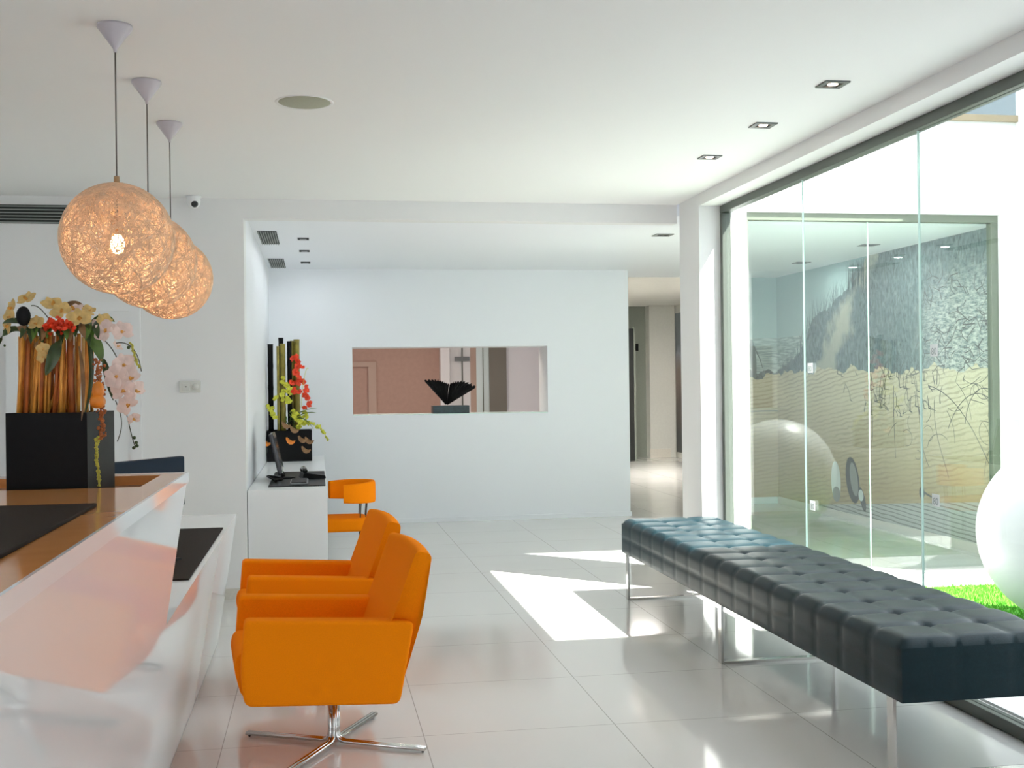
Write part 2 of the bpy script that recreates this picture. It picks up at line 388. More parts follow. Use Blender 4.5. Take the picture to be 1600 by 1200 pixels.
# door behind the reception
d = tag(bpy.data.objects.new('door_1', None), 'white panelled door behind the reception flowers', 'door', kind='structure'); COL.objects.link(d); d.location = (-1.495, YW, 0)
MB().box(-.40, -.335, -.025, 0, 0, 1.84).box(.335, .40, -.025, 0, 0, 1.84).box(-.40, .40, -.025, 0, 1.84, 1.90).build('door_frame', M['white_satin'], d)
MB().box(-.335, .335, -.012, 0, 0, 1.84).build('door_leaf', M['white_satin'], d)
h_ = MB().tube([(-.27, -.012, .95), (-.27, -.05, .95), (-.17, -.05, .95)], .009, 8); h_.build('door_handle', M['chrome'], d)
# black slot diffuser above the door
vent = thing('slot_diffuser', 'long black slatted air diffuser high on the wall behind the pendant lamps', 'air vent', (-1.54, YW, 2.445))
MB().box(-.405, .405, -.006, 0, -.058, .058).build('backing', M['vent_dark'], vent)
for i in range(6):
    MB().box(-.405, .405, -.014, -.006, -.055+i*.02, -.049+i*.02).build('slat', M['vent_grey'], vent)

# near window: metal frame and frameless panes
XG = 2.60
w1 = tag(bpy.data.objects.new('window_1', None), 'tall frameless courtyard window in the right wall', 'window', kind='structure'); COL.objects.link(w1); w1.location = (XG, 5.1, 0)
fr = MB().box(-.03, .03, -2.0, 2.0, 2.437, 2.485); fr.box(-.03, .03, -2.0, 2.0, 0, .05); fr.box(-.03, .03, 1.955, 2.0, .05, 2.437)
fr.build('window_frame', M['frame'], w1, bevel=.004)
MB().box(.03, .05, -2.0, 1.955, .05, .062).build('window_sill', M['white_satin'], w1)
ys = [3.1, 3.45, 4.665, 5.88, 7.055]
for a, b in zip(ys, ys[1:]):
    MB().box(-.005, .005, a-5.1+.002, b-5.1-.002, .05, 2.437).build('pane', M['glass'], w1)
for b in ys[1:-1]:
    MB().box(-.005, .005, b-5.1-.002, b-5.1+.002, .05, 2.437).build('pane_joint', M['glass_edge'], w1)
# courtyard
YF = 7.6
struct('courtyard_floor', MB().box(2.69, 12, 3.0, YF, -.12, -.02), M['paving'], 'white paved floor of the sunny courtyard', 'floor')
wc = MB().box(2.69, 2.945, YF, YF+.15, 0, 3.2).box(4.86, 5.2, YF, YF+.15, 0, 3.2).box(2.945, 4.86, YF, YF+.15, 2.53, 3.2)
struct('wall_courtyard', wc, M['outwall'], 'white courtyard wall above the corridor glazing', 'wall')
struct('parapet_cap', MB().box(2.69, 5.0, YF-.03, YF+.2, 3.2, 3.245), M['cap'], 'beige stone cap on the courtyard wall', 'trim')
struct('wall_upper', MB().box(2.0, 6.2, 8.6, 8.8, 3.0, 5.0), M['bluewall'], 'blue grey wall set back above the courtyard', 'wall')
struct('wall_courtyard_right', MB().box(5.0, 5.3, 6.76, 7.6, -.1, 5.2), M['outwall'], 'white wall pier at the right side of the courtyard', 'wall')
struct('wall_courtyard_near', MB().box(2.69, 11, 2.8, 3.08, -.1, 5.0), M['outwall'], 'white courtyard wall on the camera side', 'wall')
struct('wall_courtyard_outer', MB().box(11, 11.2, 2.8, 8, -.1, 2.2), M['outwall'], 'white far boundary wall of the courtyard', 'wall')
w2 = tag(bpy.data.objects.new('window_2', None), 'corridor glazing with olive frame across the courtyard', 'window', kind='structure'); COL.objects.link(w2); w2.location = (3.9, YF+.05, 0)
a0, a1 = 2.945-3.9, 4.86-3.9
MB().box(a0, a1, -.03, .03, 2.475, 2.53).box(a1-.055, a1, -.03, .03, 0, 2.475).box(a0, a0+.02, -.03, .03, 0, 2.475).build('window_frame', M['olive'], w2, bevel=.003)
for a, b in ((a0+.02, -.038), (-.034, a1-.055)):
    MB().box(a, b, -.005, .005, 0.0, 2.475).build('pane', M['glass_green'], w2)
MB().box(-.038, -.034, -.006, .006, 0, 2.475).build('pane_joint', M['glass_edge'], w2)
# corridor
struct('wall_corridor', MB().box(5.035, 5.2, YF+.15, 12.3, 0, ZA), M['wall'], 'corridor wall carrying the beach mural', 'wall')
struct('baseboard_corridor', MB().box(5.015, 5.035, YF+.15, 12.1, 0, .075), M['base'], 'pale stone skirting under the beach mural', 'baseboard')
struct('wall_corridor_end', MB().box(4.3, 5.1, 12.1, 12.3, 0, 2.75), M['paleglass'], 'pale grey wall closing the corridor end', 'wall')
# hallway beyond
hw = MB().box(5.92, 6.40, 20.1, 20.6, 0, 2.75)
struct('wall_hall_end', hw, M['hallwall'], 'pale wall pier at the end of the far hallway', 'wall')
struct('baseboard_hall', MB().box(5.91, 6.30, 20.085, 20.1, 0, .16), M['base'], 'stone skirting at the hallway pier', 'baseboard')
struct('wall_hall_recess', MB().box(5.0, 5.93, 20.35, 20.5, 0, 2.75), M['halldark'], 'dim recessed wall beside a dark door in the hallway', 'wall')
dd = tag(bpy.data.objects.new('door_2', None), 'dark door at the left of the far hallway', 'door', kind='structure'); COL.objects.link(dd); dd.location = (5.33, 19.4, 0)
MB().box(-.12, .10, 0, .05, 0, 2.3).build('door_leaf', M['door_black'], dd, bevel=.004)
MB().box(.10, .13, -.01, .06, 0, 2.33).build('door_frame', M['halldark'], dd)
struct('wall_hall_left', MB().box(3.0, 3.13, 14.9, 21, 0, 2.75).box(3.13, 5.2, 20.5, 20.6, 0, 2.75), M['hallwall'], 'hallway wall hidden behind the far wall', 'wall')
struct('wall_hall_right', MB().box(6.42, 6.6, 12.1, 21, 0, 2.75), M['hallwall'], 'right wall of the far hallway', 'wall')
struct('wall_hall_near', MB().box(5.1, 6.6, 12.0, 12.1, 0, 2.75), M['hallwall'], 'near wall of the far hallway', 'wall')
hm = MB().box(-.012, 0, 15.5-18, 20.05-18, .1, 2.6).build('landscape_print', M['hallmural'], loc=(6.405, 18, 0)); tag(hm, 'dark landscape print on the right wall of the far hallway', 'wall print')
sg = thing('room_number_sign', 'small black number sign on the dim hallway wall beside the dark door', 'sign', (5.70, 20.35, 2.0))
MB().box(-.085, -.01, -.012, 0, -.07, .06).build('digit', M['black'], sg, bevel=.015); MB().box(.01, .085, -.012, 0, -.06, .07).build('digit', M['black'], sg, bevel=.015)
# room seen through the long opening
struct('wall_rear_room', MB().box(-1.0, 1.55, 14.8, 14.9, 0, 2.5), M['brownwall'], 'pinkish brown wall seen through the long opening', 'wall')
struct('wall_rear_room.001', MB().box(2.43, 3.0, 14.8, 14.9, 0, 2.5).box(1.55, 2.43, 14.83, 14.9, 2.19, 2.5), M['alcove'], 'white wall at the right inside the long opening', 'wall')
struct('wall_rear_room_right', MB().box(3.0, 3.13, yb, 14.9, 0, 2.75), M['alcove'], 'right side wall of the room behind the opening', 'wall')
struct('wall_rear_room_left', MB().box(-1.1, -1.0, 11.8, 14.9, 0, 2.5), M['brownwall'], 'left side wall of the room behind the opening', 'wall')
struct('ceiling.003', MB().box(-1.1, 3.0, yb, 14.9, 2.5, 2.75), M['ceil'], 'ceiling of the room behind the opening', 'ceiling')
struct('column.001', MB().box(1.55, 1.665, 14.62, 14.9, 0, 2.5), M['white_satin'], 'narrow white pier seen behind the black sculpture', 'column')
w3 = tag(bpy.data.objects.new('door_3', None), 'white glazed door seen behind the black sculpture', 'door', kind='structure'); COL.objects.link(w3); w3.location = (1.81, 14.8, 0)
MB().box(-.145, .145, 0, .06, 0, 2.2).build('door_leaf', M['white_satin'], w3)
MB().box(.03, .045, -.02, 0, .1, 2.1).build('door_edge', M['frame'], w3); MB().box(-.06, .13, -.05, 0, 1.66, 1.72).build('door_closer', M['grey_metal'], w3)
MB().box(.145, .22, -.01, .06, 0, 2.5).build('door_frame', M['beige'], w3)
w4 = tag(bpy.data.objects.new('window_3', None), 'pale blue glazed panel right of the sculpture', 'window', kind='structure'); COL.objects.link(w4); w4.location = (2.11, 14.78, 0)
MB().box(-.08, .085, 0, .05, 0, 2.5).build('pane', M['paleglass'], w4); MB().box(.002, .012, -.012, 0, 0, 2.5).build('window_frame', M['olive'], w4)
struct('door_4', MB().box(2.195, 2.42, 14.74, 14.8, 0, 2.5), M['darkpanel'], 'brown grey door panel inside the long opening', 'door')
struct('trim_1', MB().box(.64, .74, 14.76, 14.8, 0, 1.66).box(.2, .64, 14.76, 14.8, 1.60, 1.66), M['beige'], 'beige door casing on the brown wall', 'trim')
lamp('rear_room_fill', 'AREA', (1.2, 12.4, 2.45), 10, (1, .86, .74), size=1.2)  # added area lamp without a fitting, lights the room behind the opening
lamp('hall_fill', 'AREA', (4.6, 16.5, 2.7), 75, (1, .96, .90), size=.8)  # unseen lamp added to brighten the far hallway

# ================================================================= CEILING FITTINGS
def downlight(loc, label, group, size=.1, lit=True, energy=.3):
    t = thing('downlight', label, 'ceiling light', loc, 0, group)
    s_ = size/2
    q = MB()
    for (x0, x1, y0, y1) in ((-s_, s_, -s_, -s_*.62), (-s_, s_, s_*.62, s_), (-s_, -s_*.62, -s_*.62, s_*.62), (s_*.62, s_, -s_*.62, s_*.62)): q.box(x0, x1, y0, y1, -.006, 0)
    q.build('frame', M['grey_metal'], t)
    MB().box(-s_*.62, s_*.62, -s_*.62, s_*.62, -.002, 0).build('backplate', M['black'], t)
    MB().lathe([(.0001, -.005), (s_*.36, -.005), (s_*.42, -.002)], 20).build('bulb', M['lens'] if lit else M['black_gloss'], t)
    if energy: lamp('downlight_glow', 'AREA', (0, 0, -.02), energy, (1, .95, .9), t, size*.5)
    return t
for (x, y), lb in zip(((2.085, 4.409), (2.085, 5.152), (2.09, 5.917)), ('square dark downlight nearest the camera in the main ceiling row', 'middle square dark downlight of the main ceiling row', 'square dark downlight of the main ceiling row nearest the beam')):
    downlight((x, y, ZC), lb, 'square downlights in the main ceiling', .105)
downlight((2.66, 8.63, ZA), 'dark downlight in the alcove ceiling near the column', None, .14, lit=False, energy=.8)
downlight((4.63, 9.14, ZA), 'corridor ceiling downlight nearer the glazing above the mural', 'corridor downlights', .14, lit=False, energy=1.8)
downlight((4.64, 10.54, ZA), 'corridor ceiling downlight farther from the glazing above the mural', 'corridor downlights', .14, lit=False, energy=1.8)
for y, lb in ((9.07, 'nearest narrow slot light in the alcove ceiling'), (9.88, 'middle narrow slot light in the alcove ceiling'), (10.79, 'farthest narrow slot light in the alcove ceiling')):
    t = thing('slot_light', lb, 'ceiling light', (-.095, y, ZA), 0, 'slot lights in the alcove ceiling')
    MB().box(-.043, .043, -.06, .06, -.004, 0).build('housing', M['black'], t)
    MB().box(-.025, .025, -.035, .035, -.006, -.004).build('lens', M['grey_metal'], t)
    lamp('slot_glow', 'AREA', (0, 0, -.02), .7, (.9, .95, 1), t, .06)
for y0, y1, lb in ((8.64, 9.41, 'nearer dark ventilation grille in the alcove ceiling'), (10.48, 11.26, 'farther dark ventilation grille in the alcove ceiling')):
    t = thing('ventilation_grille', lb, 'air vent', (-.355, (y0+y1)/2, ZA), 0, 'grilles in the alcove ceiling'); hl = (y1-y0)/2
    MB().box(-.07, .07, -hl, hl, -.003, 0).build('backing', M['vent_dark'], t)
    for i in range(8): MB().box(-.066+i*.0175, -.060+i*.0175, -hl, hl, -.01, -.003).build('slat', M['vent_grey'], t)
t = thing('ceiling_speaker', 'round olive grey speaker grille flush in the main ceiling', 'speaker', (-.04, 4.97, ZC))
MB().lathe([(.108, 0), (.122, -.004), (.124, 0)], 40).build('rim', M['white_satin'], t)
MB().lathe([(.0001, -.005), (.1, -.005), (.11, -.001)], 40).build('grille', M['speaker'], t)
t = thing('security_camera', 'small white dome camera hanging at the ceiling edge', 'camera', (-.755, YW-.07, ZC))
MB().lathe([(.0001, 0), (.048, 0), (.048, -.008), (.0001, -.008)], 24).build('mount', M['white_satin'], t)
MB().lathe([(.042, -.008), (.042, -.03), (.036, -.055), (.022, -.072), (.0001, -.078)], 24).build('housing', M['white_satin'], t)
MB().ball((0.008, -.026, -.052), .022, 16, 10).build('lens', M['black_gloss'], t)
t = thing('light_switch', 'cream double switch plate on the white wall', 'light switch', (-.797, YW, 1.362))
MB().box(-.066, .066, -.012, 0, -.038, .038).build('plate', M['plastic'], t, bevel=.004)
rk = MB().box(-.048, -.004, -.018, -.012, -.022, .022).build('rocker', M['plastic'], t, bevel=.002)
MB().lathe([(.0001, .018), (.019, .018), (.021, .010)], 20, T=Matrix.Translation((.034, 0, 0)) @ Matrix.Rotation(R(90), 4, 'X')).build('knob', M['plastic'], t)
MB().box(-.03, -.02, -.0195, -.018, -.004, .002).build('indicator', M['black'], rk)

# ================================================================= PENDANT LAMPS
def pendant():
    t = thing('pendant_lamp', 'woven straw globe pendant lamp nearest the camera above the reception counter', 'pendant lamp', (-.65, 3.995, ZC), 0, 'woven globe pendants over the reception')
    MB().lathe([(.0001, 0), (.056, 0), (.058, -.008), (.007, -.078), (.005, -.09), (.0001, -.09)], 32).build('canopy', M['canopy'], t)
    zc = -.709; Rr = .185
    MB().tube([(0, 0, -.088), (0, 0, zc+.075)], .0026, 6).build('cord', M['cord'], t)
    MB().lathe([(.0001, zc+Rr+.022), (.009, zc+Rr+.022), (.010, zc+Rr-.006), (.0001, zc+Rr-.006)], 12).build('cord_grip', M['socket'], t)
    so = MB().lathe([(.0001, zc+.075), (.014, zc+.075), (.021, zc+.055), (.021, zc+.012), (.0001, zc+.012)], 16).build('socket', M['socket'], t)
    bl = MB().lathe([(.0001, zc-.052), (.014, zc-.047), (.024, zc-.025), (.021, zc-.005), (.012, zc+.012), (.0001, zc+.012)], 20).build('bulb', M['bulb'], so)
    rnd = random.Random(3); q = MB()
    for i in range(380):
        n = Vector((rnd.gauss(0, 1), rnd.gauss(0, 1), rnd.gauss(0, 1))).normalized()
        dd_ = rnd.uniform(-.72, .72); a = n.orthogonal().normalized(); b = n.cross(a); rr = math.sqrt(1-dd_*dd_); k = Rr*rnd.uniform(.975, 1.0)
        q.tube([(n*dd_+(a*math.cos(u)+b*math.sin(u))*rr)*k+Vector((0, 0, zc)) for u in [2*math.pi*j/44 for j in range(44)]], 00.00098, 3, closed=True)
    q.build('woven_shade', M['thread'], t, fix=False)
    lamp('lamp_glow', 'POINT', (0, 0, zc-.075), .55, (1, .80, .56), t, .02)
    return t
p0 = pendant()
dup(p0, (-.648, 4.703, ZC), label='woven straw globe pendant lamp in the middle of the three')
dup(p0, (-.650, 5.427, ZC), label='woven straw globe pendant lamp farthest from the camera')

# ================================================================= RECEPTION DESK
rd = thing('reception_desk', 'white glossy two-level reception desk with brown counter top', 'reception desk', (-.4, 3.0, 0))
def dp(x, y): return (x+.4*1, y-3.0)
Lp = [(-.533+.4, 0), (-.427+.4, .686), (-.75, .686), (-.75, 0)]     # local x, z
MB().prism(Lp, -2.7, 3.229, 'y').build('lower_desk', M['white_gloss'], rd)
Up = [(-.427+.4, .686), (-.366+.4, 1.085), (-.52, 1.085), (-.52, .686)]
MB().prism(Up, -2.7, .35, 'y').build('counter_body', M['white_gloss'], rd)
tp = MB(); xr, xl = -.3605+.4, -.52
tp.box(xl, xr-.006, -2.7, -.1, 1.085, 1.113)          # main top
tp.box(xl, xl+.02, -.1, .34, 1.085, 1.113); tp.box(-.027, xr-.006, -.1, .34, 1.085, 1.113); tp.box(xl+.02, -.027, .28, .34, 1.085, 1.113)
tp.build('counter_top', M['brown_gloss'], rd)
MB().box(xr-.006, xr, -2.7, .35, 1.0852, 1.115).box(xl, xr-.006, .34, .35, 1.0852, 1.115).build('edge_trim', M['white_gloss'], rd)
MB().box(xl+.02, -.027, -.1, .28, 1.085, 1.0875).build('recessed_tray', M['brown_matte'], rd)
# plinth line at the foot
MB().prism([(-.1345, .0), (-.130, .012), (-.2, .012), (-.2, 0)], -2.7, 3.2285, 'y').build('plinth', M['grey_metal'], rd)
o = MB().box(-.29, .19, -.82, 0, 0, .008).build('desk_mat', M['leather_mat'], bevel=.002, loc=(-.632, 2.435, 1.113)); tag(o, 'dark leather mat on the brown counter top', 'desk mat', 'desk mats')
o = MB().box(-.5, .0, 0, 1.48, 0, .006).build('desk_mat', M['leather_mat'], bevel=.002, loc=(-.447, 4.12, .686)); tag(o, 'black desk mat on the lower white reception desk', 'desk mat', 'desk mats')
mo = thing('computer_monitor', 'dark blue monitor back showing above the far end of the counter', 'monitor', (-.665, 4.55, .686), R(57))
hs = MB().box(-.24, .24, -.012, .018, .20, .395).build('housing', M['navy'], mo, bevel=.006)
MB().box(-.225, .225, .018, .02, .215, .38).build('screen', M['screen'], hs)
MB().box(-.03, .03, -.035, -.012, .02, .25).build('stand', M['black'], mo, bevel=.004); MB().box(-.11, .11, -.10, .06, .0, .014).build('base', M['black'], mo, bevel=.004)

# ---------------------------------------------------------------- plants helpers
def petal(mb, T, L, W, curl, mi=0, n=5):
    def fn(u, v):
        wv = W*math.sin(math.pi*(u*.86+.1))**.8*(v-.5)
        return (wv, u*L, curl*u*u*L + .25*abs(v-.5)*wv*0 + .12*W*math.cos(math.pi*(v-.5))*math.sin(math.pi*u))
    mb.grid(fn, n, 4, mi, T)
def orchid(mb, c, nrm, size, roll=0, mi=0, lip=1):
    q = Vector(nrm).normalized().to_track_quat('Z', 'Y').to_matrix().to_4x4()
    B = Matrix.Translation(c) @ q @ Matrix.Rotation(roll, 4, 'Z')
    for ang, L, W in ((90, .95, .75), (210, .95, .7), (330, .95, .7), (25, 1.0, 1.15), (155, 1.0, 1.15)):
        petal(mb, B @ Matrix.Rotation(R(ang-90), 4, 'Z'), L*size, W*size, .18, mi)
    petal(mb, B @ Matrix.Rotation(R(180), 4, 'Z') @ Matrix.Rotation(R(55), 4, 'X'), .5*size, .4*size, .5, lip)
    mb.ball(B @ Vector((0, 0, .08*size)), .13*size, 8, 6, lip)
def leaf(mb, path, W, mi=0, twist=0, side=(0, 1, 0)):
    pts = [Vector(p) for p in path]
    def bez(u):
        q = list(pts)
        while len(q) > 1: q = [q[i].lerp(q[i+1], u) for i in range(len(q)-1)]
        return q[0]
    sd = Vector(side).normalized()
    def fn(u, v):
        p = bez(u); t = (bez(min(1, u+.02))-bez(max(0, u-.02))).normalized()
        a = (sd-t*sd.dot(t)).normalized(); n = t.cross(a)
        wv = W*(max(.02, math.sin(math.pi*(u*.93+.06))))**.7
        return p+a*(v-.5)*wv + n*abs(v-.5)*wv*.35
    mb.grid(fn, 12, 4, mi)
def curve_pts(pts, n=14):
    pts = [Vector(p) for p in pts]; o = []
    for i in range(n+1):
        q = list(pts)
        while len(q) > 1: q = [q[k].lerp(q[k+1], i/n) for k in range(len(q)-1)]
        o.append(q[0])
    return o

# ---------------------------------------------------------------- flower arrangement on the counter
fa = thing('flower_arrangement', 'orchid arrangement with orange reed bundle in a black square pot on the counter', 'flower arrangement', (-.632, 3.03, 1.0875))
U = .00158
def S(px, py, dy=0): return Vector(((px-104)*U, dy, (760-py)*U+.022))     # front-view sketch units to metres
TP = Matrix.Rotation(R(-9), 4, 'Z')
pot = MB(); a = .098; hP = .208
for (x0, x1, y0, y1) in ((-a, a, -a, -a+.006), (-a, a, a-.006, a), (-a, -a+.006, -a+.006, a-.006), (a-.006, a, -a+.006, a-.006)): pot.box(x0, x1, y0, y1, 0, hP, 0, TP)
pot.box(-a+.006, a-.006, -a+.006, a-.006, 0, hP-.012, 0, TP)
pot.build('pot', M['black'], fa)
rnd = random.Random(11)
for i in range(100):
    u = rnd.random(); dy = rnd.uniform(-.08, .06)
    b0 = S(34+u*112, 652, dy); top = S(44+u*102+rnd.uniform(-5, 5), 518+rnd.uniform(-5, 14), dy*.9)
    if rnd.random() < .12: top = S(60+u*60+rnd.uniform(-25, 35), 530+rnd.uniform(0, 60), dy)
    b0.x = max(-.088, min(.088, b0.x))
    MB().tube([b0, (b0+top)/2+Vector((rnd.uniform(-.002, .002), 0, 0)), top], rnd.uniform(.0028, .0052), 5).build('reed', rnd.choice([M['reed'], M['reed'], M['reed_pale'], M['reed_dark']]), fa)
def blossom(px, py, dy, nrm, size, mat, roll=0):
    q = MB(); orchid(q, S(px, py, dy), nrm, size, roll); q.build('orchid_blossom', [mat, M['orchid_lip']], fa)
Pk, Cr = M['orchid_pink'], M['orchid_cream']
for (px, py, dy, nrm, sz, mt, rl) in (
    (203, 518, -.06, (.45, -.8, .2), .030, Pk, .2), (180, 517, -.07, (-.2, -.9, .3), .030, Pk, 1.1), (166, 508, -.03, (.2, -.6, .6), .026, Pk, .5), (128, 482, -.03, (-.2, -.5, .8), .026, Pk, .3),
    (205, 570, -.06, (.5, -.8, .1), .032, Pk, .3), (196, 588, -.08, (.1, -.9, .1), .032, Pk, 1.2), (213, 590, -.05, (.6, -.8, 0), .030, Pk, .8), (205, 610, -.07, (.2, -.95, -.1), .032, Pk, .1), (222, 610, -.05, (.7, -.6, -.1), .028, Pk, .5),
    (210, 632, -.06, (.3, -.9, -.2), .028, Pk, .9), (218, 654, -.05, (.5, -.8, -.4), .018, Pk, .2), (192, 540, -.02, (.7, -.3, .5), .018, Pk, 0),
    (60, 466, -.04, (-.3, -.6, .6), .026, Cr, .2), (38, 480, -.04, (-.7, -.6, .2), .024, Cr, .9), (96, 474, -.03, (.2, -.6, .7), .028, Cr, .4), (34, 508, -.05, (-.7, -.7, 0), .022, Cr, 1.3), (38, 494, -.06, (-.5, -.8, .1), .020, Cr, .4),
    (112, 486, -.05, (0, -.8, .5), .028, Cr, .8), (140, 498, -.06, (.1, -.8, .5), .032, Cr, .2), (150, 484, -.02, (.4, -.5, .8), .024, Cr, 1.0), (176, 500, -.05, (.4, -.7, .5), .022, Cr, .6), (92, 545, -.10, (-.1, -1, 0), .018, Cr, .2), (91, 557, -.10, (-.1, -1, -.2), .016, Cr, .8), (78, 505, -.07, (-.2, -.9, .3), .022, Cr, .1)):
    blossom(px, py, dy, nrm, sz, mt, rl)
# red flower head
q = MB(); rnd = random.Random(5)
for i in range(46):
    c = S(109+rnd.gauss(0, 9), 508+rnd.gauss(0, 7), -.09+rnd.uniform(-.012, .02))
    for j in range(4): petal(q, Matrix.Translation(c) @ Matrix.Rotation(rnd.uniform(0, 6.3), 4, 'Y') @ Matrix.Rotation(rnd.uniform(-.9, .9), 4, 'X'), .011, .009, .3)
q.build('red_flower_head', M['red_flower'], fa)
q = MB(); q.ball(S(62, 494, -.09), .019, 16, 12, 0, (.9, .6, 1.25)); q.build('dark_seed_pod', M['black'], fa)
q = MB(); q.ball(S(174, 609, -.125), .017, 16, 12, 0, (.85, .8, 1.3)); q.ball(S(173, 626, -.125), .020, 16, 12, 0, (.95, .9, .85)); q.build('orange_fruit', M['orange_fruit'], fa)
for path, W, mt in (([S(60, 518, -.03), S(35, 500, -.05), S(20, 520, -.06), S(12, 560, -.06)], .016, 'leaf'), ([S(75, 506, -.05), S(55, 498, -.07), S(38, 498, -.08), S(30, 505, -.08)], .014, 'leaf'),
                    ([S(120, 525, -.08), S(112, 540, -.1), S(100, 570, -.11), S(96, 585, -.11)], .03, 'leaf'), ([S(140, 512, -.05), S(160, 520, -.07), S(172, 545, -.08), S(174, 565, -.08)], .03, 'leaf_green'),
                    ([S(150, 520, -.06), S(160, 540, -.08), S(165, 590, -.08), S(150, 650, -.1)], .012, 'leaf'), ([S(140, 540, -.07), S(150, 570, -.1), S(152, 610, -.11), S(148, 655, -.115)], .010, 'leaf_brown'),
                    ([S(105, 478, 0), S(120, 470, 0), S(135, 474, -.01), S(142, 480, -.02)], .022, 'leaf_brown'), ([S(150, 500, 0), S(165, 488, 0), S(178, 492, 0), S(186, 500, 0)], .014, 'leaf_green'), ([S(90, 520, -.06), S(82, 530, -.09), S(80, 540, -.1), S(82, 546, -.1)], .012, 'leaf_brown'),
                    ([S(175, 560, -.06), S(180, 575, -.07), S(184, 600, -.07), S(190, 625, -.07)], .018, 'leaf')):
    q = MB(); leaf(q, path, W, side=(.5, .3, .8)); q.build('leaf', M[mt], fa)
for i in range(16):
    x0 = 52+i*7.2; q = MB(); leaf(q, [S(x0-8, 512, -.02), S(x0, 500, -.05), S(x0+6, 508, -.07), S(x0+rnd.uniform(-4, 14), 532+rnd.uniform(-8, 8), -.085)], .022, side=(.6, .3, .6)); q.build('leaf', M[rnd.choice(['leaf', 'leaf', 'leaf_green', 'leaf_brown'])], fa)
for path in ([S(12, 555, -.06), S(8, 565, -.06), S(4, 570, -.06), S(1, 574, -.06)], [S(66, 476, -.04), S(75, 474, -.04), S(80, 480, -.03), S(90, 500, 0)], [S(150, 510, 0), S(175, 530, -.04), S(190, 540, -.05), S(200, 575, -.05)],
             [S(206, 640, -.05), S(212, 665, -.05), S(216, 690, -.05), S(221, 700, -.05)], [S(190, 625, -.04), S(200, 650, -.04), S(203, 665, -.04), S(192, 690, -.04)], [S(192, 535, -.04), S(215, 530, -.04), S(226, 550, -.04), S(230, 580, -.04)]):
    MB().tube(curve_pts(path), .0013, 5).build('stem', M['stem'], fa)
q = MB()
for i, (x, y) in enumerate(((219, 684), (222, 692), (218, 700), (223, 697), (212, 542), (28, 538), (12, 568))): q.ball(S(x, y, -.05), .0045 if i < 5 else .003, 8, 6)
q.build('flower_buds', M['leaf'], fa)
q = MB(); rnd = random.Random(9)
for (x0, y0, x1, y1, n, r0) in ((215, 535, 228, 575, 26, .0030),):
    for i in range(n):
        u = i/n; q.ball(S(x0+(x1-x0)*u+rnd.gauss(0, 1), y0+(y1-y0)*u, -.05), r0, 6, 4)
q.build('catkin', M['amaranth_y'], fa)
q = MB()
for i in range(170):
    u = i/170; x = 170+6*math.sin(u*2.2)+rnd.gauss(0, 3.0*(1-.3*u)); y = 560+125*u
    q.ball(S(x, y, -.10+rnd.uniform(-.006, .006)), rnd.uniform(.0022, .0042), 6, 4, 0)
for i in range(130):
    u = i/130; x = 170-3*u+10*u*u*.6+rnd.gauss(0, 1.6*(1-.4*u)); y = 680+76*u
    q.ball(S(x, y, -.112+rnd.uniform(-.004, .004)), rnd.uniform(.0018, .0032), 6, 4, 1)
q.build('hanging_amaranth', [M['amaranth'], M['amaranth_y']], fa)

